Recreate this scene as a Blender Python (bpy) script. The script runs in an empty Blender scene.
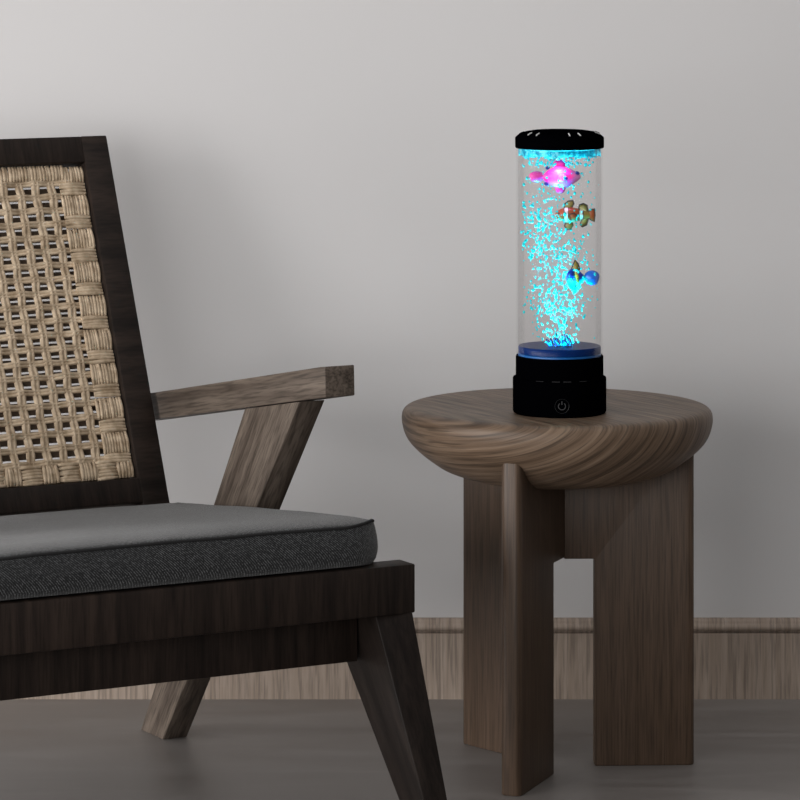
import bpy, bmesh, math, random
from mathutils import Vector, Matrix, noise
random.seed(7)
C = bpy.context.scene.collection
R = math.radians

# ------------------------------------------------------------------ helpers
def mesh_obj(name, bm, mat, parent=None, smooth=True, angle=40):
    bmesh.ops.recalc_face_normals(bm, faces=bm.faces)
    me = bpy.data.meshes.new(name); bm.to_mesh(me); bm.free()
    if smooth:
        for p in me.polygons: p.use_smooth = True
        me.set_sharp_from_angle(angle=R(angle))
    o = bpy.data.objects.new(name, me); C.objects.link(o)
    if mat: me.materials.append(mat)
    if parent: o.parent = parent
    return o

def thing(name, label, cat, loc=(0, 0, 0), rotz=0, rot=None):
    o = bpy.data.objects.new(name, None); C.objects.link(o)
    o.location = loc; o.rotation_euler = rot or (0, 0, rotz)
    o['label'] = label; o['category'] = cat
    o.empty_display_size = .05
    return o

def tag(o, label=None, cat=None, kind=None):
    if label: o['label'] = label
    if cat: o['category'] = cat
    if kind: o['kind'] = kind
    return o

def add_box(bm, x0, x1, y0, y1, z0, z1):
    vs = [bm.verts.new((x, y, z)) for x in (x0, x1) for y in (y0, y1) for z in (z0, z1)]
    for f in ((0, 1, 3, 2), (4, 6, 7, 5), (0, 4, 5, 1), (2, 3, 7, 6), (0, 2, 6, 4), (1, 5, 7, 3)):
        bm.faces.new([vs[i] for i in f])
    return vs

def bevel(bm, w, seg=3, angle=30):
    bmesh.ops.recalc_face_normals(bm, faces=bm.faces)
    es = [e for e in bm.edges if len(e.link_faces) == 2 and e.calc_face_angle(0) > R(angle)]
    bmesh.ops.bevel(bm, geom=es, offset=w, segments=seg, profile=.5, affect='EDGES', clamp_overlap=True)

def lathe(bm, prof, n=64, cx=0, cy=0, smoothcap=False):
    rings = []
    for r, z in prof:
        if r < 1e-6: rings.append([bm.verts.new((cx, cy, z))])
        else: rings.append([bm.verts.new((cx+r*math.cos(2*math.pi*i/n), cy+r*math.sin(2*math.pi*i/n), z)) for i in range(n)])
    for a, b in zip(rings, rings[1:]):
        for i in range(n):
            j = (i+1) % n
            if len(a) == 1 and len(b) == 1: continue
            if len(a) == 1: bm.faces.new((a[0], b[i], b[j]))
            elif len(b) == 1: bm.faces.new((a[i], a[j], b[0]))
            else: bm.faces.new((a[i], a[j], b[j], b[i]))

def add_tube(bm, pts, r, n=8, cap=True, ref=(0, 0, 1)):
    pts = [Vector(p) for p in pts]
    rings = []
    up = Vector(ref)
    for i, p in enumerate(pts):
        t = (pts[min(i+1, len(pts)-1)] - pts[max(i-1, 0)]).normalized()
        a = t.cross(up)
        if a.length < 1e-3: a = t.cross(Vector((0, 1, 0)))
        a.normalize(); b = t.cross(a).normalized()
        rr = r(i/(len(pts)-1)) if callable(r) else r
        rings.append([bm.verts.new(p + (a*math.cos(2*math.pi*k/n) + b*math.sin(2*math.pi*k/n))*rr) for k in range(n)])
    for A, B in zip(rings, rings[1:]):
        for k in range(n):
            bm.faces.new((A[k], A[(k+1) % n], B[(k+1) % n], B[k]))
    if cap:
        bm.faces.new(rings[0]); bm.faces.new(rings[-1])

def subsurf(o, lv=2):
    m = o.modifiers.new('sub', 'SUBSURF'); m.levels = lv; m.render_levels = lv
    return o

# ------------------------------------------------------------------ materials
def newmat(name):
    m = bpy.data.materials.new(name); m.use_nodes = True
    nt = m.node_tree
    return m, nt, nt.nodes, nt.links, nt.nodes['Principled BSDF']

def plain(name, col, rough=.5, metal=0, spec=.5, **kw):
    m, nt, N, L, b = newmat(name)
    b.inputs['Base Color'].default_value = (*col, 1)
    b.inputs['Roughness'].default_value = rough
    b.inputs['Metallic'].default_value = metal
    b.inputs['Specular IOR Level'].default_value = spec
    for k, v in kw.items(): b.inputs[k.replace('_', ' ')].default_value = v
    return m

def ramp(N, stops):
    r = N.new('ShaderNodeValToRGB'); e = r.color_ramp.elements
    while len(e) < len(stops): e.new(.5)
    for el, (p, c) in zip(e, stops): el.position = p; el.color = (*c, 1)
    return r

def wood(name, dark, light, scale=(60, 60, 3), rot=(0, 0, 0), rough=.45, bump=.15, spec=.4, fine=6.0, pores=.35, dist=.3):
    """long-grained wood: noise squeezed so that the fibres run along the small-scale axis"""
    m, nt, N, L, b = newmat(name)
    tc = N.new('ShaderNodeTexCoord')
    mr = N.new('ShaderNodeMapping'); mr.inputs['Rotation'].default_value = rot
    L.new(tc.outputs['Object'], mr.inputs['Vector'])
    mp = N.new('ShaderNodeMapping'); mp.inputs['Scale'].default_value = scale
    L.new(mr.outputs[0], mp.inputs['Vector'])
    n1 = N.new('ShaderNodeTexNoise'); n1.inputs['Scale'].default_value = 1; n1.inputs['Detail'].default_value = 4
    n1.inputs['Distortion'].default_value = dist
    L.new(mp.outputs[0], n1.inputs['Vector'])
    n2 = N.new('ShaderNodeTexNoise'); n2.inputs['Scale'].default_value = fine; n2.inputs['Detail'].default_value = 3
    L.new(mp.outputs[0], n2.inputs['Vector'])
    r1 = ramp(N, [(.3, dark), (.7, light)]); L.new(n1.outputs['Fac'], r1.inputs[0])
    r2 = ramp(N, [(.36, (1-pores,)*3), (.55, (1, 1, 1))]); L.new(n2.outputs['Fac'], r2.inputs[0])
    mx = N.new('ShaderNodeMix'); mx.data_type = 'RGBA'; mx.blend_type = 'MULTIPLY'; mx.inputs[0].default_value = 1
    L.new(r1.outputs[0], mx.inputs[6]); L.new(r2.outputs[0], mx.inputs[7])
    L.new(mx.outputs[2], b.inputs['Base Color'])
    bp = N.new('ShaderNodeBump'); bp.inputs['Strength'].default_value = bump; bp.inputs['Distance'].default_value = .0006
    L.new(n2.outputs['Fac'], bp.inputs['Height']); L.new(bp.outputs[0], b.inputs['Normal'])
    b.inputs['Roughness'].default_value = rough; b.inputs['Specular IOR Level'].default_value = spec
    return m

CW_D, CW_L = (.010, .0064, .0050), (.034, .0225, .0172)
M = {}
# chair timber: one stain, light and shade put into its tones, grain along boards
M['rail'] = wood('dark_wood_rail', CW_D, CW_L, (70, 12, 4), rough=.55, spec=.2)
M['post'] = wood('dark_wood_post', CW_D, CW_L, (8, 60, 60), rough=.55, pores=.3, spec=.2)
AW_D, AW_L = (.066, .050, .040), (.170, .136, .110)  # raking light put into the paler arm and rear leg tone
M['arm'] = wood('lit_wood_arm', AW_D, AW_L, (60, 4, 75), rot=(R(10.2), 0, 0), rough=.5, spec=.15, pores=.45, fine=5)
M['leg'] = wood('lit_wood_leg', AW_D, AW_L, (60, 75, 6), rot=(R(-35.5), 0, 0), rough=.5, spec=.15, pores=.45, fine=5)
M['leg2'] = wood('shaded_wood_leg', (.0075, .005, .004), (.021, .0148, .012), (60, 75, 6), rot=(R(30.2), 0, 0), rough=.5, spec=.15, pores=.3)
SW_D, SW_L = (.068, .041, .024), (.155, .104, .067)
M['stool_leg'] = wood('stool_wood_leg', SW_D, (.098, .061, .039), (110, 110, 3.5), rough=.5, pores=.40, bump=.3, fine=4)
M['seatboard'] = plain('dark_board', (.015, .012, .011), .7)

def stool_top_mat():
    m, nt, N, L, b = newmat('stool_wood_top')
    tc = N.new('ShaderNodeTexCoord')
    def mth(op, a, bb=None):
        n = N.new('ShaderNodeMath'); n.operation = op
        for i, v in enumerate((a, bb)):
            if v is None: continue
            if isinstance(v, (int, float)): n.inputs[i].default_value = v
            else: L.new(v, n.inputs[i])
        return n.outputs[0]
    # growth rings: distance from a trunk axis that lies level above the top's left side
    sep = N.new('ShaderNodeSeparateXYZ'); L.new(tc.outputs['Object'], sep.inputs[0])
    hh = mth('ADD', mth('ADD', mth('MULTIPLY', sep.outputs[0], .83), mth('MULTIPLY', sep.outputs[1], .55)), .21)
    zz = mth('SUBTRACT', sep.outputs[2], .58)
    rad = mth('SQRT', mth('ADD', mth('MULTIPLY', hh, hh), mth('MULTIPLY', zz, zz)))
    comb = N.new('ShaderNodeCombineXYZ'); L.new(mth('MULTIPLY', rad, 150.0), comb.inputs[0])
    s1 = N.new('ShaderNodeVectorMath'); s1.operation = 'MULTIPLY'; s1.inputs[1].default_value = (7, 7, 7)
    L.new(tc.outputs['Object'], s1.inputs[0])
    ad = N.new('ShaderNodeVectorMath'); ad.operation = 'ADD'; L.new(comb.outputs[0], ad.inputs[0]); L.new(s1.outputs[0], ad.inputs[1])
    n1 = N.new('ShaderNodeTexNoise'); n1.inputs['Scale'].default_value = 1; n1.inputs['Detail'].default_value = 5; n1.inputs['Roughness'].default_value = .6
    L.new(ad.outputs[0], n1.inputs['Vector'])
    n2 = N.new('ShaderNodeTexNoise'); n2.inputs['Scale'].default_value = 2.2; n2.inputs['Detail'].default_value = 3
    L.new(ad.outputs[0], n2.inputs['Vector'])
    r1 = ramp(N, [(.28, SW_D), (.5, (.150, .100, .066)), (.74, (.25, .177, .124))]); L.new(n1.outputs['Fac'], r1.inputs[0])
    r2 = ramp(N, [(.38, (.52,)*3), (.5, (1, 1, 1))]); L.new(n2.outputs['Fac'], r2.inputs[0])
    mx = N.new('ShaderNodeMix'); mx.data_type = 'RGBA'; mx.blend_type = 'MULTIPLY'; mx.inputs[0].default_value = 1
    L.new(r1.outputs[0], mx.inputs[6]); L.new(r2.outputs[0], mx.inputs[7]); L.new(mx.outputs[2], b.inputs['Base Color'])
    bp = N.new('ShaderNodeBump'); bp.inputs['Strength'].default_value = .35; bp.inputs['Distance'].default_value = .0026
    L.new(n1.outputs['Fac'], bp.inputs['Height']); L.new(bp.outputs[0], b.inputs['Normal'])
    b.inputs['Roughness'].default_value = .48; b.inputs['Specular IOR Level'].default_value = .35
    return m
M['stool_top'] = stool_top_mat()

def wall_mat():
    m, nt, N, L, b = newmat('wall_paint')
    tc = N.new('ShaderNodeTexCoord')
    n = N.new('ShaderNodeTexNoise'); n.inputs['Scale'].default_value = 1.3; n.inputs['Detail'].default_value = 3
    L.new(tc.outputs['Object'], n.inputs['Vector'])
    r = ramp(N, [(.3, (.55, .54, .54)), (.7, (.57, .56, .56))]); L.new(n.outputs['Fac'], r.inputs[0])
    L.new(r.outputs[0], b.inputs['Base Color'])
    n2 = N.new('ShaderNodeTexNoise'); n2.inputs['Scale'].default_value = 120; n2.inputs['Detail'].default_value = 4
    L.new(tc.outputs['Object'], n2.inputs['Vector'])
    bp = N.new('ShaderNodeBump'); bp.inputs['Strength'].default_value = .05; bp.inputs['Distance'].default_value = .001
    L.new(n2.outputs['Fac'], bp.inputs['Height']); L.new(bp.outputs[0], b.inputs['Normal'])
    b.inputs['Roughness'].default_value = .9; b.inputs['Specular IOR Level'].default_value = .15
    return m
M['wall'] = wall_mat()

def floor_mat():
    m, nt, N, L, b = newmat('floor_concrete')
    tc = N.new('ShaderNodeTexCoord')
    mp = N.new('ShaderNodeMapping'); mp.inputs['Scale'].default_value = (1.6, 7, 1)
    L.new(tc.outputs['Object'], mp.inputs['Vector'])
    n = N.new('ShaderNodeTexNoise'); n.inputs['Scale'].default_value = 1.6; n.inputs['Detail'].default_value = 7; n.inputs['Roughness'].default_value = .6
    n.inputs['Distortion'].default_value = .8
    L.new(mp.outputs[0], n.inputs['Vector'])
    r = ramp(N, [(.3, (.165, .149, .139)), (.5, (.21, .192, .181)), (.72, (.265, .245, .232))]); L.new(n.outputs['Fac'], r.inputs[0])
    L.new(r.outputs[0], b.inputs['Base Color'])
    rr = ramp(N, [(.3, (.34,)*3), (.7, (.5,)*3)]); L.new(n.outputs['Fac'], rr.inputs[0]); L.new(rr.outputs[0], b.inputs['Roughness'])
    bp = N.new('ShaderNodeBump'); bp.inputs['Strength'].default_value = .08; bp.inputs['Distance'].default_value = .003
    L.new(n.outputs['Fac'], bp.inputs['Height']); L.new(bp.outputs[0], b.inputs['Normal'])
    b.inputs['Specular IOR Level'].default_value = .35
    return m
M['floor'] = floor_mat()
M['base'] = wood('baseboard_oak', (.30, .235, .185), (.42, .34, .28), (130, 12, 6), rough=.6, pores=.34, fine=2.6, dist=.1, bump=.3)

def cane_mat(name, a, c, rough=.7):
    m, nt, N, L, b = newmat(name)
    tc = N.new('ShaderNodeTexCoord')
    n = N.new('ShaderNodeTexNoise'); n.inputs['Scale'].default_value = 90; n.inputs['Detail'].default_value = 5
    L.new(tc.outputs['Object'], n.inputs['Vector'])
    r = ramp(N, [(.3, a), (.7, c)]); L.new(n.outputs['Fac'], r.inputs[0]); L.new(r.outputs[0], b.inputs['Base Color'])
    n2 = N.new('ShaderNodeTexNoise'); n2.inputs['Scale'].default_value = 500; n2.inputs['Detail'].default_value = 3
    L.new(tc.outputs['Object'], n2.inputs['Vector'])
    bp = N.new('ShaderNodeBump'); bp.inputs['Strength'].default_value = .35; bp.inputs['Distance'].default_value = .0008
    L.new(n2.outputs['Fac'], bp.inputs['Height']); L.new(bp.outputs[0], b.inputs['Normal'])
    b.inputs['Roughness'].default_value = rough
    return m
M['cane'] = cane_mat('woven_rush', (.33, .235, .145), (.68, .54, .385))
M['cane_back'] = cane_mat('shaded_rush', (.10, .070, .047), (.17, .12, .085))  # shade behind the weave put into the colour

def fabric_mat():
    m, nt, N, L, b = newmat('charcoal_tweed')
    tc = N.new('ShaderNodeTexCoord')
    # fine twill: diagonal dashes that swap direction in narrow bands
    w = N.new('ShaderNodeTexWave'); w.wave_type = 'BANDS'; w.bands_direction = 'DIAGONAL'; w.inputs['Scale'].default_value = 185
    w.inputs['Distortion'].default_value = 2.5; w.inputs['Detail'].default_value = 2; w.inputs['Detail Scale'].default_value = 3
    L.new(tc.outputs['Object'], w.inputs['Vector'])
    n = N.new('ShaderNodeTexNoise'); n.inputs['Scale'].default_value = 380; n.inputs['Detail'].default_value = 2
    L.new(tc.outputs['Object'], n.inputs['Vector'])
    mu = N.new('ShaderNodeMath'); mu.operation = 'MULTIPLY'; L.new(w.outputs['Fac'], mu.inputs[0]); L.new(n.outputs['Fac'], mu.inputs[1])
    r = ramp(N, [(.18, (.007, .0075, .008)), (.36, (.022, .023, .025)), (.56, (.12, .123, .127))]); L.new(mu.outputs[0], r.inputs[0])
    L.new(r.outputs[0], b.inputs['Base Color'])
    bp = N.new('ShaderNodeBump'); bp.inputs['Strength'].default_value = .6; bp.inputs['Distance'].default_value = .001
    L.new(mu.outputs[0], bp.inputs['Height']); L.new(bp.outputs[0], b.inputs['Normal'])
    b.inputs['Roughness'].default_value = .9; b.inputs['Specular IOR Level'].default_value = .2
    b.inputs['Sheen Weight'].default_value = .30; b.inputs['Sheen Roughness'].default_value = .5
    return m
M['fabric'] = fabric_mat()
M['black'] = plain('black_plastic', (.0006, .0006, .001), .6, spec=.0)
M['icon'] = plain('grey_print', (.035, .035, .038), .5)
M['glint'] = plain('painted_glint', (.5, .5, .5), .3)  # pale colour painted on some cap ribs as highlights

def clear(name, tint, gloss=.06, rough=.03):
    m, nt, N, L, b = newmat(name); N.remove(b)
    out = N['Material Output']
    t = N.new('ShaderNodeBsdfTransparent'); t.inputs[0].default_value = (*tint, 1)
    g = N.new('ShaderNodeBsdfGlossy'); g.inputs['Roughness'].default_value = rough
    fr = N.new('ShaderNodeFresnel'); fr.inputs[0].default_value = 1.18
    mu = N.new('ShaderNodeMath'); mu.operation = 'MULTIPLY'; mu.inputs[1].default_value = gloss*10; mu.use_clamp = True
    L.new(fr.outputs[0], mu.inputs[0])
    mx = N.new('ShaderNodeMixShader'); L.new(mu.outputs[0], mx.inputs[0]); L.new(t.outputs[0], mx.inputs[1]); L.new(g.outputs[0], mx.inputs[2])
    L.new(mx.outputs[0], out.inputs[0])
    return m
M['glass'] = clear('clear_acrylic', (.995, .994, .995), .012)
M['water'] = clear('clear_water', (.968, .965, .965), .0)
def lit(name, col, tr=.0, rough=.35):
    """bubble or froth, lamp tint in its colour, taking light on both sides"""
    m, nt, N, L, b = newmat(name)
    b.inputs['Base Color'].default_value = (*col, 1); b.inputs['Roughness'].default_value = rough
    out = N['Material Output']
    t = N.new('ShaderNodeBsdfTranslucent'); t.inputs[0].default_value = (*col, 1)
    mx = N.new('ShaderNodeMixShader'); mx.inputs[0].default_value = .5 if not tr else tr
    L.new(b.outputs[0], mx.inputs[1]); L.new(t.outputs[0], mx.inputs[2]); L.new(mx.outputs[0], out.inputs[0])
    return m
M['bubble'] = lit('cyan_lit_bubble', (.03, .88, .93))  # lamp's cyan light put into the bubble and froth colour
M['foam'] = lit('cyan_lit_foam', (.06, .85, .95))
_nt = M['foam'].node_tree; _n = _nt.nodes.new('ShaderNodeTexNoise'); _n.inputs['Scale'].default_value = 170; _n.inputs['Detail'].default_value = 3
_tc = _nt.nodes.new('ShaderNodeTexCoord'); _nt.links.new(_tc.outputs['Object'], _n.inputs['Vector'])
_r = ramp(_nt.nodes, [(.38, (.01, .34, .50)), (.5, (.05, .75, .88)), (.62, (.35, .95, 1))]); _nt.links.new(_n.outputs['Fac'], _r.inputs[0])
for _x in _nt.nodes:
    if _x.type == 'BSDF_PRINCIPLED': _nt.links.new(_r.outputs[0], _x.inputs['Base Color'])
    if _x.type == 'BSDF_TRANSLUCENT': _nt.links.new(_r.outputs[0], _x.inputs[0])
M['blue_gel'] = plain('blue_acrylic', (.0, .018, .11), .3, spec=.12)
M['blue_gel2'] = plain('pale_blue_acrylic', (.003, .10, .34), .4)
M['plant'] = plain('dark_blue_plastic', (.004, .012, .10), .4)
M['led'] = plain('led_lens', (.05, .25, .8), .2)

# ------------------------------------------------------------------ room
WY = 5.095
bm = bmesh.new(); add_box(bm, -5.2, 5.2, WY, WY+.12, 0, 2.8)
tag(mesh_obj('wall_back', bm, M['wall'], smooth=False), kind='structure')
bm = bmesh.new(); add_box(bm, -5.2, 5.2, -.6, WY+.12, -.1, 0)
tag(mesh_obj('floor', bm, M['floor'], smooth=False), kind='structure')
# skirting: profile extruded along the wall
bm = bmesh.new()
prof = [(0, 0), (-.015, 0), (-.015, .0895), (-.0135, .0905), (-.0065, .0905), (-.0065, .0925), (-.0125, .0932), (-.016, .0955), (-.0170, .0985),
        (-.016, .1015), (-.0130, .1030), (-.0118, .1042), (-.0118, .1058), (-.0095, .1085), (-.006, .1095), (0, .1095)]
a = [bm.verts.new((-5.2, WY+y, z)) for y, z in prof]; b_ = [bm.verts.new((5.2, WY+y, z)) for y, z in prof]
for i in range(len(prof)):
    j = (i+1) % len(prof); bm.faces.new((a[i], a[j], b_[j], b_[i]))
bm.faces.new(a); bm.faces.new(b_)
tag(mesh_obj('baseboard_back', bm, M['base'], angle=50), kind='structure')

# ------------------------------------------------------------------ armchair (local: x = -b, y = -t)
TH = math.atan2(.489, .872)
chair = thing('lounge_chair', 'dark wooden lounge chair with woven rush back and slanted arm posts, left of the stool', 'chair', (-.3024, 4.899, -.00856), TH)
chair.scale = (1.008,)*3
BW = .6525
def P(b, t, z): return (-b, -t, z)
def board(name, inner, outer, b_in, b_out, mat, bev=.0015, flip=False, label=None, seg=2):
    """slab between an inner and an outer polygon, both given as (t, z); b_in / b_out may be per-corner lists"""
    bm = bmesh.new(); n = len(inner)
    bi = b_in if isinstance(b_in, (list, tuple)) else [b_in]*n
    bo = b_out if isinstance(b_out, (list, tuple)) else [b_out]*n
    f = (lambda b: BW-b) if flip else (lambda b: b)
    A = [bm.verts.new(P(f(bi[i]), *inner[i])) for i in range(n)]
    B = [bm.verts.new(P(f(bo[i]), *outer[i])) for i in range(n)]
    bm.faces.new(A); bm.faces.new(B)
    for i in range(n):
        j = (i+1) % n; bm.faces.new((A[i], A[j], B[j], B[i]))
    bevel(bm, bev, seg)
    o = mesh_obj(name, bm, mat, chair)
    if label: o['label'] = label
    return o

for side in (0, 1):
    fl = bool(side)
    # arm: tilted up towards the front
    arm = [(-.030, .4445), (-.030, .4095), (.5035, .5020), (.5020, .5385), (.4897, .5368)]
    board('armrest', arm, arm, .040, 0.0, M['arm'], flip=fl)
    # slanted board from the arm's front end down to the rear foot
    rl = [(.2905, .4640), (.4370, .4895), (.0565, .0085), (-.0105, .0085)]
    board('rear_leg', rl, rl, .040, .005, M['leg'], flip=fl)
    # front leg, tapering to the foot
    inn = [(.5065, .271), (.6400, .271), (.7520, .0085), (.703, .0085)]
    out = [(.5065, .271), (.6470, .271), (.7530, .0085), (.703, .0085)]
    board('front_leg', inn, out, [.049, .049, .028, .028], .003, M['leg2'], flip=fl)
    # side rail under the cushion, sloping to the back
    sr = [(.09, .260), (.615, .3160), (.615, .2675), (.09, .212)]
    board('side_rail', sr, sr, .105, .053, M['rail'], flip=fl)

def bbox_part(name, b0, b1, t0, t1, z0, z1, mat, bev=.0015):
    bm = bmesh.new(); add_box(bm, -b1, -b0, -t1, -t0, z0, z1); bevel(bm, bev, 2)
    return mesh_obj(name, bm, mat, chair)
bbox_part('front_rail', -.0005, BW+.0005, .613, .649, .2660, .3228, M['rail'], .002)
bbox_part('apron', .049, BW-.049, .574, .600, .2060, .2712, M['rail'])
bbox_part('rear_rail', .052, BW-.052, .06, .088, .215, .262, M['rail'])
# seat board that carries the cushion
sb = [(.095, .2693), (.612, .3206), (.612, .3126), (.095, .2595)]
board('seat_board', sb, sb, .058, BW-.058, M['seatboard'])

# back frame: local axes b (leftwards), v (up the lean), w (out of the plane, forwards)
UT, UZ = -.3876, .9218
def Q(b, v, w=0.0):
    t = .093 + UT*v + UZ*w; z = .3247 + UZ*v - UT*w
    return P(b, t, z)
def back_box(bm, b0, b1, v0, v1, w0, w1):
    vs = [bm.verts.new(Q(b, v, w)) for b in (b0, b1) for v in (v0, v1) for w in (w0, w1)]
    for f in ((0, 1, 3, 2), (4, 6, 7, 5), (0, 4, 5, 1), (2, 3, 7, 6), (0, 2, 6, 4), (1, 5, 7, 3)):
        bm.faces.new([vs[i] for i in f])
b0, b1 = .0475, BW-.0475
i0, i1 = .0855, BW-.0855
for x0, x1 in ((b0, i0), (i1, b1)):
    bm = bmesh.new(); back_box(bm, x0, x1, -.075, .4982, -.030, 0); bevel(bm, .0022, 2)
    mesh_obj('back_post', bm, M['post'], chair)
for v0, v1, nm in ((.4615, .4982, 'top_rail'), (0.0, .0330, 'bottom_rail')):
    bm = bmesh.new(); back_box(bm, i0-.0008, i1+.0008, v0, v1-.0004, -.0295, -.0003); bevel(bm, .0018, 2)
    mesh_obj(nm, bm, M['rail'], chair)

# woven rush panel: twin-fibre strands over and under
PB, PV = .0225, .01872
nb = 17
sb_ = [.1347 + PB*k for k in range(nb+1)]
V0 = .4372                       # first horizontal strand
sv_ = [V0 - PV*k for k in range(21)]
def strand(bm, vertical, c, lo, hi, cross, width, phase, amp=.0016):
    prof = [(-.5, -.0014), (-.36, .0008), (-.2, .0010), (-.02, -.0007), (.14, .0012), (.32, .0009), (.5, -.0014)]
    step = (PV if vertical else PB)/5
    n = int((hi-lo)/step)+1
    rings = []
    seed = random.random()*50
    for i in range(n+1):
        s = lo + (hi-lo)*i/n
        # height: +amp over / -amp under
        ph = (s-cross)/(PV if vertical else PB)
        w = amp*math.cos(math.pi*ph)*phase
        wob = .0009*noise.noise(Vector((s*28, seed, 0)))
        ww = width*(1+.16*noise.noise(Vector((s*45, seed, 9))))
        ring = []
        for q, h in prof:
            off = c + wob + q*ww
            hh = w + h + .0004*noise.noise(Vector((s*180, q*4, seed)))
            ring.append(bm.verts.new(Q(off, s, hh-.010) if vertical else Q(s, off, hh-.010)))
        for q, h in ((.42, -.0028), (-.42, -.0028)):
            off = c + wob + q*ww
            ring.append(bm.verts.new(Q(off, s, w+h-.010) if vertical else Q(s, off, w+h-.010)))
        rings.append(ring)
    m = len(rings[0])
    for A, B in zip(rings, rings[1:]):
        for k in range(m):
            bm.faces.new((A[k], A[(k+1) % m], B[(k+1) % m], B[k]))
    bm.faces.new(rings[0]); bm.faces.new(rings[-1])
bm = bmesh.new()
for k, c in enumerate(sb_): strand(bm, True, c, .036, .458, V0, .0120, 1 if k % 2 else -1)
for k, c in enumerate(sv_): strand(bm, False, c, i0+.004, i1-.004, sb_[0], .0093, -1 if k % 2 == 0 else 1)
# phase bookkeeping above gives an over-one under-one weave
panel = mesh_obj('rush_panel', bm, M['cane'], chair, angle=70)
# inner layer of flat rushes behind the weave, shade put into their brown
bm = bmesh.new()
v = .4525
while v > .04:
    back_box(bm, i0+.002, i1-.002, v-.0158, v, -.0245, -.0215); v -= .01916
mesh_obj('rush_lining', bm, M['cane_back'], chair, smooth=False)['label'] = 'flat rushes in painted shade behind the open weave'
# wrapped border: short bundles lying now along, now across the edge
bm = bmesh.new()
def fibre(bm, p, q, r):
    """a plump short fibre from p to q, both (b, v)"""
    n = 5; m = 7; rings = []
    d = Vector((q[0]-p[0], q[1]-p[1])); Ln = d.length; d /= Ln; nn = Vector((-d.y, d.x))
    j = random.uniform(-.0006, .0006)
    for i in range(n+1):
        s = i/n; rr = r*(.75+.35*math.sin(math.pi*s)); c = Vector(p)+d*Ln*s
        ring = []
        for k in range(m):
            a_ = math.pi*2*k/m
            e = c + nn*rr*math.cos(a_)
            ring.append(bm.verts.new(Q(e.x, e.y, -.0095+j+rr*.8*math.sin(a_)+.0014*math.sin(math.pi*s))))
        rings.append(ring)
    for A, B in zip(rings, rings[1:]):
        for k in range(m): bm.faces.new((A[k], A[(k+1) % m], B[(k+1) % m], B[k]))
    bm.faces.new(rings[0]); bm.faces.new(rings[-1])
def bundle(b0, b1, v0, v1, along_v):
    n = max(2, round(((b1-b0) if along_v else (v1-v0))/.0042))
    for i in range(n):
        j = random.uniform(-.0012, .0012)
        if along_v:
            b = b0+(b1-b0)*(i+.5)/n; fibre(bm, (b, v0+.0005), (b+j, v1-.0005), (b1-b0)/n*.62)
        else:
            v = v0+(v1-v0)*(i+.5)/n; fibre(bm, (b0+.0005, v), (b1-.0005, v+j), (v1-v0)/n*.62)
for e0, e1 in ((i0+.0015, i0+.0385), (i1-.0385, i1-.0015)):
    v = .436; k = 0
    while v > .058:
        h = .029 if k % 2 else .017
        h = min(h, v-.056)
        if k % 2:
            bundle(e0, e0+.0175, v-h, v, True)
            bundle(e0+.0175, e1, v-h, v, True)
        else:
            bundle(e0, e1, v-h, v, False)
        v -= h; k += 1
bundle(i0+.0015, i0+.030, .436, .4585, True)
for v0, v1 in ((.4395, .4612), (.0355, .0600)):
    b = i0+.030 if v0 > .1 else i0+.0015; k = 0
    while b < i1-.003:
        w = min(.030 if k % 2 else .022, i1-.0015-b)
        if v0 > .1 or k % 2 == 0: bundle(b, b+w, v0, v1, True)
        else:
            bundle(b, b+w, v0, v1, False)
        b += w; k += 1
mesh_obj('rush_border', bm, M['cane'], chair, angle=80)

# ------------------------------------------------------------------ seat cushion (rests on the seat board)
cush = thing('seat_cushion', 'charcoal tweed seat cushion with piped edge lying on the dark wooden chair', 'cushion', (-.3024, 4.899, -.0130), TH)
cush.scale = (1.008,)*3
slope = math.tan(R(6.0))
cb0, cb1, ct0, ct1 = .030, BW-.030, .098, .643
def cz(t): return .3260 + (t-.612)*slope*.96
bm = bmesh.new()
nx, ny = 26, 22
rc = .055; thick = .0530
def rim(b, t):
    """distance-based puff: 0 at the rim, 1 inside"""
    d = min(b-cb0, cb1-b, t-ct0, ct1-t)
    return max(0, min(1, d/.065))
def outline(u, w):   # rounded-corner plan mapping of unit square
    b = cb0+(cb1-cb0)*u; t = ct0+(ct1-ct0)*w
    for cb, sb2 in ((cb0+rc, -1), (cb1-rc, 1)):
        for ct, st in ((ct0+rc, -1), (ct1-rc, 1)):
            if (b-cb)*sb2 > 0 and (t-ct)*st > 0:
                dx, dy = (b-cb), (t-ct); m_ = max(abs(dx), abs(dy)); l_ = math.hypot(dx, dy)
                if l_ > 0: b, t = cb+dx*m_/l_, ct+dy*m_/l_
    return b, t
def ss(i, n):  # denser near the edges
    x = i/n
    return .5-.5*math.cos(math.pi*x)
nbx, nty = 44, 40
top = {}; bot = {}
for i in range(nbx+1):
    for j in range(nty+1):
        b, t = outline(ss(i, nbx), ss(j, nty))
        d = rim(b, t)
        edge = i in (0, nbx) or j in (0, nty)
        puff = math.sqrt(1-(1-d)**2)
        mid_ = math.sin(math.pi*min(1, max(0, (b-cb0)/(cb1-cb0))))**.4
        st_ = math.sin(math.pi*min(1, max(0, (t-ct0)/(ct1-ct0))))**.7
        top[i, j] = bm.verts.new(P(b, t, cz(t)+thick-.0100+.0050*mid_+.0050*st_*(1-.6*puff*mid_)+.0085*puff+.0010*noise.noise(Vector((b*14, t*14, 3)))))
        bot[i, j] = bm.verts.new(P(b, t, cz(t)+.001*(1-puff)))
for i in range(nbx):
    for j in range(nty):
        bm.faces.new((top[i, j], top[i+1, j], top[i+1, j+1], top[i, j+1]))
        bm.faces.new((bot[i, j], bot[i, j+1], bot[i+1, j+1], bot[i+1, j]))
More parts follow.
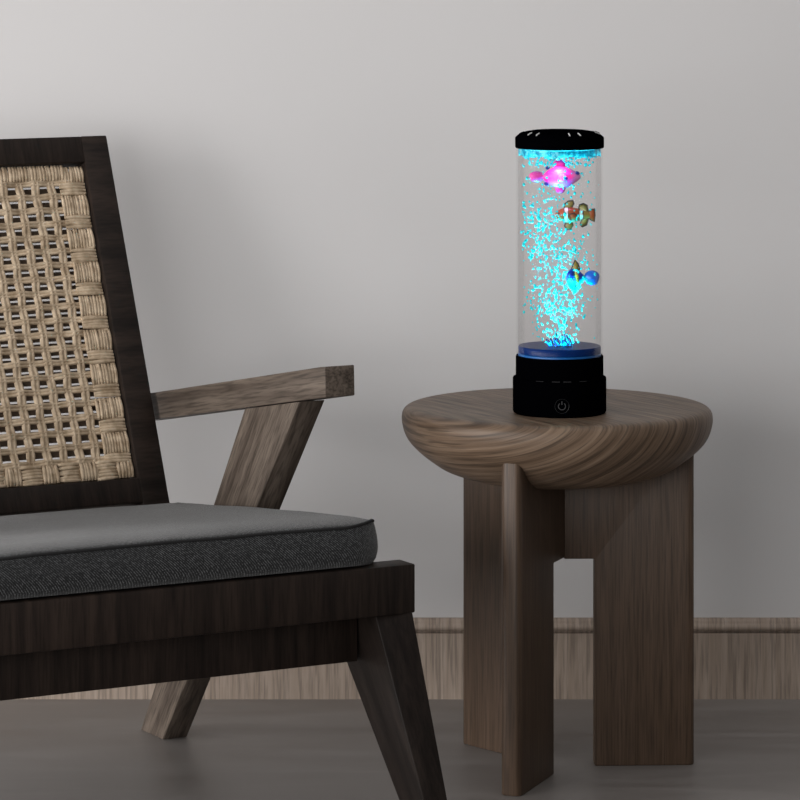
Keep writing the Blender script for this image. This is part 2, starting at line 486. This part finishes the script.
loop = [(i, 0) for i in range(nbx)]+[(nbx, j) for j in range(nty)]+[(i, nty) for i in range(nbx, 0, -1)]+[(0, j) for j in range(nty, 0, -1)]
lv = 8; cols = []
cxm, cym = (cb0+cb1)/2, (ct0+ct1)/2
for (i, j) in loop:
    T, Bv = top[i, j].co, bot[i, j].co
    out_ = Vector((T.x+cxm, T.y+cym, 0))
    # outward normal of the rounded rectangle
    bb, tt = -T.x, -T.y
    nb_ = (1 if bb > cb1-rc else -1 if bb < cb0+rc else 0); nt_ = (1 if tt > ct1-rc else -1 if tt < ct0+rc else 0)
    cb = min(max(bb, cb0+rc), cb1-rc); ct = min(max(tt, ct0+rc), ct1-rc)
    nrm = Vector((-(bb-cb), -(tt-ct), 0)).normalized()
    col = [top[i, j]]
    for k in range(1, lv):
        s = k/lv
        col.append(bm.verts.new(T.lerp(Bv, s)+nrm*(.0065*math.sin(math.pi*s**1.3)**.7+.0010*noise.noise(Vector((bb*18, tt*18, s*2))))))
    col.append(bot[i, j]); cols.append(col)
for q in range(len(cols)):
    A, B = cols[q], cols[(q+1) % len(cols)]
    for k in range(lv): bm.faces.new((A[k], A[k+1], B[k+1], B[k]))
pipe_pts = [c[0].co.copy() for c in cols]
mesh_obj('cushion_body', bm, M['fabric'], cush, angle=70)
def closed_tube(bm, pts, r, n=8):
    N_ = len(pts); rings = []
    for i, p in enumerate(pts):
        t = (pts[(i+1) % N_]-pts[i-1]).normalized(); a = t.cross(Vector((0, 0, 1))).normalized(); b = t.cross(a)
        rings.append([bm.verts.new(p+(a*math.cos(2*math.pi*k/n)+b*math.sin(2*math.pi*k/n))*r) for k in range(n)])
    for i in range(N_):
        A, B = rings[i], rings[(i+1) % N_]
        for k in range(n): bm.faces.new((A[k], A[(k+1) % n], B[(k+1) % n], B[k]))
bm = bmesh.new(); closed_tube(bm, [p+Vector((0, 0, -.0004)) for p in pipe_pts], .0019)
mesh_obj('piping', bm, plain('black_piping', (.006, .006, .0065), .8), cush, angle=80)['label'] = 'dark piping along the edge'

# ------------------------------------------------------------------ stool
SX, SY = .199, 4.69
stool = thing('side_table', 'round walnut stool table with bowl-shaped top on three plank legs', 'stool', (SX, SY, 0))
bm = bmesh.new()
prof = [(0, .4550), (.05, .4550), (.10, .4550), (.15, .4550), (.176, .4548), (.186, .4540), (.192, .4517), (.1955, .4475), (.1968, .4415), (.1966, .4345),
        (.1940, .4235), (.1890, .4130), (.181, .4035), (.171, .3945), (.159, .3855), (.146, .3770), (.130, .3705), (.112, .3655), (.09, .3625), (.04, .3610), (0, .3610)]
# densify with Catmull-Rom
dp = []
for i in range(len(prof)-1):
    p0 = prof[max(i-1, 0)]; p1 = prof[i]; p2 = prof[i+1]; p3 = prof[min(i+2, len(prof)-1)]
    for s in (0, .33, .66):
        dp.append(tuple(.5*((2*p1[k])+(-p0[k]+p2[k])*s+(2*p0[k]-5*p1[k]+4*p2[k]-p3[k])*s*s+(-p0[k]+3*p1[k]-3*p2[k]+p3[k])*s**3) for k in (0, 1)))
dp.append(prof[-1]); dp[0] = prof[0]
dp = [(max(r, 0), z) for r, z in dp]
lathe(bm, dp, 128)
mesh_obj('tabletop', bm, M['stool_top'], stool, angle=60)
def top_z(r):   # underside height of the bowl at radius r
    und = [(r_, z) for r_, z in prof if z < .4346]
    und.sort()
    for (r0, z0), (r1, z1) in zip(und, und[1:]):
        if r0 <= r <= r1: return z0+(z1-z0)*(r-r0)/max(r1-r0, 1e-6)
    return .43
for ang, rho in ((249.5, .1835), (131, .1675), (2.5, .1735)):
    bm = bmesh.new(); hw = .0135; ri, zb = (.053, .2640) if ang == 249.5 else (.047, .262)
    # plank outline in (r, z): inverted L whose foot stands clear of the centre
    pts = [(.0078, .3640), (.0078, zb), (ri-.001, zb), (ri, zb-.0015), (ri, 0.0), (rho, 0.0), (rho, top_z(rho)+.010), (rho-.012, top_z(rho-.012)+.010), (.155, top_z(.155)+.002), (.13, top_z(.13)+.002), (.10, .3645)]
    A = [bm.verts.new((r, -hw, z)) for r, z in pts]; B = [bm.verts.new((r, hw, z)) for r, z in pts]
    bm.faces.new(A); bm.faces.new(B)
    for i in range(len(pts)):
        j = (i+1) % len(pts); bm.faces.new((A[i], A[j], B[j], B[i]))
    bmesh.ops.recalc_face_normals(bm, faces=bm.faces)
    # generous rounding on the outer upright edges, small on the rest
    es = [e for e in bm.edges if abs(e.verts[0].co.x-rho) < 1e-5 and abs(e.verts[1].co.x-rho) < 1e-5 and abs(e.verts[0].co.y-e.verts[1].co.y) < 1e-5]
    bmesh.ops.bevel(bm, geom=es, offset=.0085, segments=6, profile=.5, affect='EDGES')
    bevel(bm, .002, 2, 50)
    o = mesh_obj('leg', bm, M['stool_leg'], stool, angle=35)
    o.rotation_euler = (0, 0, R(ang))
# ------------------------------------------------------------------ bubble lamp
LX, LY, LZ = .1993, 4.622, .4552
lamp = thing('aquarium_lamp', 'black and clear cylindrical aquarium bubble lamp standing on the wooden stool', 'lamp', (LX, LY, LZ))
ZS = 1.0; lamp.scale = (1, 1, ZS)
# heights above the tabletop
Z1, Z2, Z3, Z4 = .0440, .0705, .3300, .3445
bm = bmesh.new()
lathe(bm, [(0, 0), (.0560, 0), (.0575, .001), (.0584, .003), (.0584, .0430), (.0578, .0445), (.0550, .0450)], 96)
lathe(bm, [(.0550, .0450), (.0548, .0452), (.0547, .0700), (.0541, .0715), (.0530, .0718), (.0520, .0700), (.0520, .0640), (.0, .0640)], 96)
bmesh.ops.remove_doubles(bm, verts=bm.verts, dist=.00002)
base = mesh_obj('base', bm, M['black'], lamp, angle=35)
# touch power symbol printed on the front
def on_cyl(cx, cz, r, x, z): return (r*math.sin((cx+x)/r), -r*math.cos((cx+x)/r), cz+z)
bm = bmesh.new()
arc = [on_cyl(.0005, .0150, .0588, .0044*math.sin(a), .0044*math.cos(a)) for a in [R(38+i*(284/22)) for i in range(23)]]
add_tube(bm, arc, .00055, 6, ref=(0, 1, 0))
add_tube(bm, [on_cyl(.0005, .0150, .0588, 0, .0062), on_cyl(.0005, .0150, .0588, 0, .0018)], .00055, 6)
mesh_obj('power_symbol', bm, M['icon'], base)['label'] = 'grey power symbol'
bm = bmesh.new()
ring_ = [on_cyl(.0005, .0150, .0586, .0088*math.sin(a), .0088*math.cos(a)) for a in [R(i*10) for i in range(37)]]
add_tube(bm, ring_, .00018, 5, ref=(0, 1, 0))
mesh_obj('touch_ring', bm, plain('dark_grey_print', (.012, .012, .013), .4), base)
# glints along the step, put in as slightly paler dashes
bm = bmesh.new()
for xc in (-.028, -.007, .007, .028):
    pts = [on_cyl(xc, .0447, .0580, x*.0010, 0) for x in range(-5, 6)]
    add_tube(bm, pts, .00035, 5)
mesh_obj('seam_highlight_ring', bm, plain('dark_glint', (.01, .01, .012), .25), base).name = 'seam_glints'
# tube
bm = bmesh.new()
lathe(bm, [(.0526, .0655), (.0543, .0655), (.0543, .3345), (.0526, .3345)], 96)
bmesh.ops.contextual_create  # noqa
rim_e = [e for e in bm.edges if len(e.link_faces) == 1]
bmesh.ops.bridge_loops(bm, edges=rim_e)
mesh_obj('tube', bm, M['glass'], lamp, angle=50)
bm = bmesh.new(); lathe(bm, [(0, .0840), (.0518, .0840), (.0518, .3275), (0, .3275)], 96)
mesh_obj('water', bm, M['water'], lamp, angle=50)
# thick blue acrylic floor of the tank with a paler ledge
bm = bmesh.new(); lathe(bm, [(0, .0650), (.0515, .0650), (.0517, .0655), (.0517, .0735), (.0505, .0745), (0, .0745)], 96)
fl_ = mesh_obj('tank_floor', bm, M['blue_gel2'], lamp, angle=40); fl_['label'] = 'pale blue acrylic tank floor'
bm = bmesh.new(); lathe(bm, [(0, .0747), (.0516, .0747), (.0516, .0820), (.0505, .0834), (0, .0834)], 96)
mesh_obj('tank_disc', bm, M['blue_gel'], fl_, angle=40)['label'] = 'deep blue acrylic disc'
# cap
bm = bmesh.new()
lathe(bm, [(0, .3300), (.0535, .3300), (.0548, .3304), (.0555, .3315), (.0556, .3425), (.0550, .3440), (.0525, .3462), (.0490, .3484), (.0430, .3506), (.0330, .3522), (.0200, .3528), (0, .3530)], 96)
cap = mesh_obj('cap', bm, M['black'], lamp, angle=30)
for k in range(22):
    a = 2*math.pi*k/22+.07
    bm = bmesh.new()
    add_tube(bm, [(r*math.cos(a), r*math.sin(a), z) for r, z in ((.0505, .3478), (.0480, .3492), (.0445, .3504))], .0009, 6)
    mesh_obj('vent_rib', bm, M['glint'] if k % 4 in (1, 2) else M['black'], cap)
# foam gathered under the cap: lumpy disc
bm = bmesh.new()
rr_, nn_ = 12, 72
def foam_z(r, a, up):
    if up: return .3293
    x, y = r*math.cos(a), r*math.sin(a)
    return .3215-.0040*noise.noise(Vector((x*110, y*110, 1)))-.0022*noise.noise(Vector((x*420, y*420, 2)))
for up in (True, False):
    rings = [[bm.verts.new((0, 0, foam_z(0, 0, up)))]]
    for i in range(1, rr_+1):
        r = .0514*i/rr_
        rings.append([bm.verts.new((r*math.cos(2*math.pi*k/nn_), r*math.sin(2*math.pi*k/nn_), foam_z(r, 2*math.pi*k/nn_, up))) for k in range(nn_)])
    for k in range(nn_): bm.faces.new((rings[0][0], rings[1][k], rings[1][(k+1) % nn_]))
    for A, B in zip(rings[1:], rings[2:]):
        for k in range(nn_): bm.faces.new((A[k], A[(k+1) % nn_], B[(k+1) % nn_], B[k]))
    if up: lastu = rings[-1]
    else:
        for k in range(nn_): bm.faces.new((lastu[k], lastu[(k+1) % nn_], rings[-1][(k+1) % nn_], rings[-1][k]))
mesh_obj('foam_layer', bm, M['foam'], lamp, angle=80)['label'] = 'froth with LED cyan painted in under the cap'
# plastic weed on the tank floor: looping blades
for k in range(9):
    bm = bmesh.new(); a0 = random.uniform(-.6, .6); cx = -.012+.0033*k; cy = random.uniform(-.022, -.006)
    h = random.uniform(.009, .017); w = random.uniform(-.006, .006)
    pts = [(cx+w*math.sin(math.pi*s/9*1.3), cy+.002*math.cos(s), .0825+h*math.sin(math.pi*s/9*.93)) for s in range(10)]
    pts = [(p[0]+.0025*s/9*(1 if w > 0 else -1), p[1], p[2]) for s, p in enumerate(pts)]
    add_tube(bm, pts, lambda s: .0011*(1-.5*s), 6)
    mesh_obj('weed_blade', bm, M['plant'], lamp)
# bubbles (beyond counting): one object
bm = bmesh.new()
ico = bmesh.new(); bmesh.ops.create_icosphere(ico, subdivisions=1, radius=1)
iv = [v.co.copy() for v in ico.verts]; ifc = [[v.index for v in f.verts] for f in ico.faces]; ico.free()
def bubble(x, y, z, r, st):
    vs = [bm.verts.new((x+c.x*r, y+c.y*r, z+c.z*r*st)) for c in iv]
    for f in ifc: bm.faces.new([vs[i] for i in f])
def place(n, zlo, zhi, xc0, xc1, w0, w1, r0, r1, st=1.35):
    k = 0
    while k < n:
        s = random.random(); z = zlo+(zhi-zlo)*s
        xc = xc0+(xc1-xc0)*s; w = w0+(w1-w0)*s
        x = xc+random.gauss(0, .5)*w; y = random.gauss(-.004, .5)*w*.8 if w < .03 else random.uniform(-.045, .03)
        if math.hypot(x, y) > .049: continue
        bubble(x, y, z, random.uniform(r0, r1)*(1 if random.random() < .8 else 1.35), random.uniform(1, st)); k += 1
place(180, .084, .135, .001, -.004, .024, .042, .0007, .0014, 1.8)
place(380, .125, .210, -.005, -.011, .046, .060, .0006, .0016)
place(120, .120, .200, .012, .010, .022, .026, .0005, .0011)
place(190, .200, .255, -.012, -.016, .054, .054, .0007, .0017)
place(90, .240, .300, -.018, -.016, .050, .065, .0008, .0017)
place(110, .235, .322, 0, 0, .08, .09, .0006, .0013)
place(150, .308, .325, 0, 0, .08, .09, .0009, .0018, 1.1)
for x, z, r in ((-.0425, .226, .0032), (-.043, .214, .0028), (-.036, .196, .0034), (-.034, .202, .0026), (-.024, .236, .0026), (-.034, .242, .0024), (-.036, .262, .0022)):
    for q in range(5): bubble(x+random.gauss(0, .0018), -.016+random.uniform(-.004, .004), z+random.gauss(0, .0022), r*random.uniform(.4, .75), 1.2)
bub = mesh_obj('bubbles', bm, M['bubble'], None, angle=180)
bub.location = (LX, LY, LZ); bub.scale = (1, 1, ZS)
tag(bub, 'column of tiny air bubbles, LED cyan painted in, rising inside the clear lamp tube', 'bubbles', 'stuff')

# ------------------------------------------------------------------ fish
def ellipsoid_body(secs, n=16, nx=None):
    """closed body lofted along x from sections (x, half height, half width, z centre)"""
    bm = bmesh.new(); rings = []
    for x, h, w, zc in secs:
        if h < 1e-6: rings.append([bm.verts.new((x, 0, zc))]); continue
        rings.append([bm.verts.new((x, w*math.cos(2*math.pi*k/n), zc+h*math.sin(2*math.pi*k/n))) for k in range(n)])
    for A, B in zip(rings, rings[1:]):
        for k in range(n):
            j = (k+1) % n
            if len(A) == 1: bm.faces.new((A[0], B[j], B[k]))
            elif len(B) == 1: bm.faces.new((A[k], A[j], B[0]))
            else: bm.faces.new((A[k], A[j], B[j], B[k]))
    return bm
def fin(outline, th=.0012, y=0):
    """small soft fin: outline in (x, z), pillowed in thickness"""
    bm = bmesh.new(); n = len(outline)
    cx = sum(p[0] for p in outline)/n; cz_ = sum(p[1] for p in outline)/n
    rim_ = [bm.verts.new((x, y, z)) for x, z in outline]
    for s in (-1, 1):
        mid = [bm.verts.new((cx+(x-cx)*.75, y+s*th*.8, cz_+(z-cz_)*.75)) for x, z in outline]
        c = bm.verts.new((cx, y+s*th, cz_))
        for k in range(n):
            j = (k+1) % n
            bm.faces.new((rim_[k], rim_[j], mid[j], mid[k])); bm.faces.new((mid[k], mid[j], c))
    return bm
def stripes(name, stops, coord=0, spot=None, rough=.35, noise_mix=None, bump=0):
    """colour bands along one object axis (metres), hard edged"""
    m, nt, N, L, b = newmat(name)
    tc = N.new('ShaderNodeTexCoord'); sp = N.new('ShaderNodeSeparateXYZ'); 
    nz = N.new('ShaderNodeTexNoise'); nz.inputs['Scale'].default_value = 160
    L.new(tc.outputs['Object'], nz.inputs['Vector'])
    sc_ = N.new('ShaderNodeVectorMath'); sc_.operation = 'MULTIPLY_ADD'; sc_.inputs[1].default_value = (.0035,)*3
    L.new(nz.outputs['Color'], sc_.inputs[0]); L.new(tc.outputs['Object'], sc_.inputs[2]); L.new(sc_.outputs[0], sp.inputs[0])
    mr = N.new('ShaderNodeMapRange'); mr.inputs['From Min'].default_value = -.03+.00175; mr.inputs['From Max'].default_value = .03+.00175
    L.new(sp.outputs[coord], mr.inputs['Value'])
    r = ramp(N, [((x+.03)/.06, c) for x, c in stops]); r.color_ramp.interpolation = 'CONSTANT' if spot is None else 'LINEAR'
    L.new(mr.outputs[0], r.inputs[0]); L.new(r.outputs[0], b.inputs['Base Color'])
    b.inputs['Roughness'].default_value = rough; b.inputs['Specular IOR Level'].default_value = .7
    return m
def pt(px, py, y=0.0):
    """lamp-local position from measured offsets"""
    return (px, y, py)
S = 1/795.7
def zrel(p): return .0 + (409-p)*S
def xrel(p): return (p-559.3)*S

# pink fish, tail to the left
pk1 = stripes('pink_scales', [(-.03, (1, .05, .38)), (-.012, (1, .015, .32)), (.0, (1, .16, .50)), (.012, (1, .02, .34)), (.020, (1, .30, .60))], spot=1)
pk2 = plain('pink_fin', (1, .03, .36), .3, spec=.7, Subsurface_Weight=.0)
nav = plain('navy_dot', (.008, .02, .22), .35)
fx, fz = xrel(558), zrel(174.5)
fx1, fz1 = fx, fz
f1 = thing('toy_fish', 'bright pink toy fish with navy spots, topmost of the three in the lamp tube', 'toy fish', (LX+fx, LY-.008, LZ+fz*ZS), R(6))
f1.scale = (1.13, 1.1, 1.16)
secs = [(-.0185, 0, 0, -.0005), (-.017, .0035, .002, -.0005), (-.012, .0075, .005, 0), (-.004, .0115, .008, 0), (.004, .0125, .009, -.0005), (.012, .0100, .008, -.0008), (.019, .0062, .005, -.0004), (.0235, .003, .0028, 0), (.0252, 0, 0, .0002)]
subsurf(mesh_obj('body', ellipsoid_body(secs), pk1, f1, angle=180), 1)
def blobfin(name, cx, cz_, rx, rz, mat, par, th=.0022, y=0, n=28):
    o = [(cx+rx*math.cos(2*math.pi*k/n)*(1+.06*math.sin(6*math.pi*k/n)), cz_+rz*math.sin(2*math.pi*k/n)*(1+.06*math.cos(4*math.pi*k/n))) for k in range(n)]
    return mesh_obj(name, fin(o, th, y), mat, par, angle=180)
blobfin('tail_fin', -.0245, .0002, .0080, .0062, pk1, f1)
blobfin('dorsal_fin', .0010, .0125, .0068, .0060, pk2, f1)
blobfin('pelvic_fin', .0020, -.0130, .0058, .0052, pk2, f1)
blobfin('pectoral_fin', .0035, -.0005, .0058, .0050, pk1, f1, .0016, -.0088)
for n_, x, z, y in (('spot', -.0125, .0098, -.003), ('spot', -.0142, -.0075, -.003), ('eye', .0062, -.0010, -.0100), ('eye', .0205, .0040, -.0040)):
    s_ = ellipsoid_body([(-.0026, 0, 0, 0), (-.0020, .0013, .0010, 0), (0, .0020, .0014, 0), (.0020, .0013, .0010, 0), (.0026, 0, 0, 0)], 10)
    o = mesh_obj(n_, s_, nav, f1, angle=180); o.location = (x, y, z); o.rotation_euler = (0, R(25 if z < .005 else -20), 0)

# clownfish, head to the left
orange = (.33, .065, .010); wht = (.72, .80, .78); olive = (.20, .20, .045)
cl = stripes('clown_scales', [(-.03, orange), (-.0135, (.02, .02, .02)), (-.0125, wht), (-.0085, (.02, .02, .02)), (-.0075, orange), (.0055, (.02, .02, .02)), (.0065, wht), (.0105, (.02, .02, .02)), (.0115, (.30, .20, .04)), (.020, wht), (.0215, orange)])
clf = stripes('clown_fin', [(-.03, (.35, .09, .02)), (.002, olive)], coord=2, spot=1)
blk = plain('black_edge', (.02, .015, .015), .4)
fx, fz = xrel(574), zrel(212.5)
f2 = thing('toy_fish', 'orange clownfish toy with white bands, middle of the three in the lamp tube', 'toy fish', (LX+fx, LY-.006, LZ+fz*ZS), R(-4))
secs = [(-.0250, 0, 0, 0), (-.0238, .0025, .002, 0), (-.020, .0060, .0042, 0), (-.014, .0092, .0062, 0), (-.006, .0102, .0070, 0), (.002, .0090, .0062, 0), (.009, .0064, .0045, 0), (.015, .0048, .0028, 0), (.019, .0046, .0018, 0), (.021, 0, 0, 0)]
subsurf(mesh_obj('body', ellipsoid_body(secs), cl, f2, angle=180), 1)
def edged_fin(name, o_, par, mat, th=.0014, y=0):
    f_ = mesh_obj(name, fin(o_, th, y), mat, par, angle=180)
    bm = bmesh.new(); closed_tube2(bm, [Vector((x, y, z)) for x, z in o_], .0010)
    mesh_obj('fin_edge', bm, blk, f_)
    return f_
def closed_tube2(bm, pts, r, n=5):
    N_ = len(pts); rings = []
    for i, p in enumerate(pts):
        t = (pts[(i+1) % N_]-pts[i-1]).normalized(); a = Vector((0, 1, 0)); b = t.cross(a)
        rings.append([bm.verts.new(p+(a*math.cos(2*math.pi*k/n)+b*math.sin(2*math.pi*k/n))*r) for k in range(n)])
    for i in range(N_):
        A, B = rings[i], rings[(i+1) % N_]
        for k in range(n): bm.faces.new((A[k], A[(k+1) % n], B[(k+1) % n], B[k]))
edged_fin('dorsal_fin', [(-.0130, .0085), (-.0120, .0135), (-.0080, .0170), (-.0020, .0178), (-.0010, .0140), (-.0030, .0100), (-.0060, .0075)], f2, clf)
edged_fin('pelvic_fin', [(-.0095, -.0070), (-.0035, -.0080), (-.0020, -.0130), (-.0050, -.0178), (-.0100, -.0180), (-.0125, -.0140)], f2, clf)
edged_fin('pectoral_fin', [(-.0060, .0010), (-.0010, .0025), (.0035, -.0010), (.0010, -.0060), (-.0050, -.0055)], f2, plain('brown_fin', (.30, .09, .02), .4), .0014, -.0070)
edged_fin('tail_fin', [(.0130, .0030), (.0050, .0085), (.0060, .0125), (.0110, .0140), (.0155, .0120), (.0165, .0060), (.0175, 0), (.0165, -.0070), (.0150, -.0125), (.0095, -.0150), (.0070, -.0125), (.0090, -.0070), (.0125, -.0030)], f2, clf)
edged_fin('caudal_lobe', [(.0165, .0030), (.0200, .0065), (.0245, .0078), (.0255, 0), (.0245, -.0085), (.0200, -.0060), (.0165, -.0030)], f2, plain('orange_fin', orange, .4))
o = mesh_obj('eye', ellipsoid_body([(-.0012, 0, 0, 0), (-.0008, .0009, .0006, 0), (0, .0013, .0008, 0), (.0008, .0009, .0006, 0), (.0012, 0, 0, 0)], 10), blk, f2, angle=180)
o.location = (-.0195, -.0040, .0018)

# blue tang, seen half from the front, round tail to the right
bl = stripes('blue_scales', [(-.03, (.0, .30, .75)), (-.009, (.0, .62, .85)), (-.002, (.0, .28, .80)), (.002, (.0, .05, .55)), (.009, (.0, .03, .35))], coord=2, spot=1)
blt = plain('blue_tail', (.0, .16, .85), .3, spec=.8)
yel = stripes('yellow_green', [(-.03, (.05, .75, .45)), (-.006, (.10, .80, .30)), (.0, (.55, .60, .05)), (.006, (.42, .22, .03))], coord=2, spot=1)
fx, fz = xrel(575), zrel(275)
f3 = thing('toy_fish', 'blue toy fish with yellow-green stripe and round tail, lowest in the lamp tube', 'toy fish', (LX+fx, LY-.004, LZ+fz*ZS), R(0))
f3.scale = (1.0, 1, 1.12)
secs = [(-.0118, 0, 0, -.001), (-.0112, .0045, .003, -.001), (-.009, .0095, .0062, -.001), (-.004, .0132, .0082, -.002), (.001, .0128, .0080, -.002), (.0055, .0085, .0055, -.001), (.0085, .0042, .003, 0), (.0115, .003, .002, 0), (.013, 0, 0, 0)]
subsurf(mesh_obj('body', ellipsoid_body(secs), bl, f3, angle=180), 1)
blobfin('tail_fin', .0205, -.0002, .0095, .0088, blt, f3, .0045)
edged_fin('dorsal_fin', [(-.0065, .0075), (-.0035, .0130), (-.0005, .0195), (.0030, .0155), (.0055, .0095), (.0020, .0070)], f3, plain('olive_fin', (.30, .22, .04), .4), .0016)
bm = bmesh.new(); add_tube(bm, [(-.0005, -.0072, .0125), (.0005, -.0082, .007), (.0018, -.0086, .001), (.0022, -.0084, -.005), (.0020, -.0072, -.010)], lambda s: .0014+.0009*math.sin(math.pi*s), 8)
mesh_obj('stripe', bm, yel, f3)['label'] = 'yellow-green stripe'
blobfin('pectoral_fin', -.0065, .0030, .0045, .0052, plain('navy_fin', (.0, .03, .40), .4), f3, .0014, -.0085)
blobfin('pelvic_fin', -.0010, -.0145, .0030, .0035, bl, f3, .0016)

# ------------------------------------------------------------------ light
W = bpy.data.worlds.new('World'); bpy.context.scene.world = W; W.use_nodes = True
bg = W.node_tree.nodes['Background']; bg.inputs[0].default_value = (1, .985, .975, 1); bg.inputs[1].default_value = .24
def area(name, loc, target, sx, sy, power, col=(1, 1, 1), spread=180, shape='RECTANGLE'):
    l = bpy.data.lights.new(name, 'AREA'); l.shape = shape; l.size = sx
    if shape == 'RECTANGLE': l.size_y = sy
    l.energy = power; l.color = col; l.spread = R(spread)
    o = bpy.data.objects.new(name, l); C.objects.link(o); o.location = loc
    o.rotation_euler = (Vector(target)-Vector(loc)).to_track_quat('-Z', 'Y').to_euler()
    return o
area('window_daylight', (-4.6, 2.5, .95), (.1, 4.9, .5), 4.2, 2.2, 312, (1, .985, .975))
area('front_fill', (-2.2, -.3, .95), (.2, 5, .3), 2.8, 1.8, 84, (1, .99, .985))  # added fill for the lower wall, no such window known
area('overhead_fill', (.2, 3.6, 3.2), (.1, 4.3, 0), 3.4, 1.8, 15, (1, .98, .97))  # added fill for the floor and upward faces
# LED of the lamp, with added fills at the cap
area('lamp_led', (LX-.002, LY-.004, LZ+.0842), (LX-.012, LY-.004, LZ+.30), .060, .060, .75, (0, .92, 1), 40, 'DISK')
area('cap_fill', (LX, LY, LZ+.3297), (LX, LY, LZ), .098, .098, .34, (.2, .92, 1), 90, 'DISK')  # added to brighten the froth and upper bubbles
area('pink_fill', (LX, LY-.030, LZ+.3180), (LX+fx1, LY-.012, LZ+fz1), .02, .02, .014, (1, .25, .75), 60, 'DISK')  # added to keep the top fish pink

# ------------------------------------------------------------------ camera
cam = bpy.data.cameras.new('camera'); co = bpy.data.objects.new('camera', cam); C.objects.link(co)
co.location = (0, 0, 1.07); co.rotation_euler = (R(90), 0, 0)
cam.sensor_width = 36; cam.lens = 36*3700/800
cam.shift_y = -.6
cam.clip_end = 50
sc = bpy.context.scene; sc.camera = co
sc.view_settings.view_transform = 'Standard'; sc.view_settings.look = 'None'; sc.view_settings.gamma = 1
sc.view_settings.exposure = 0
sc.cycles.sample_clamp_indirect = 2.0
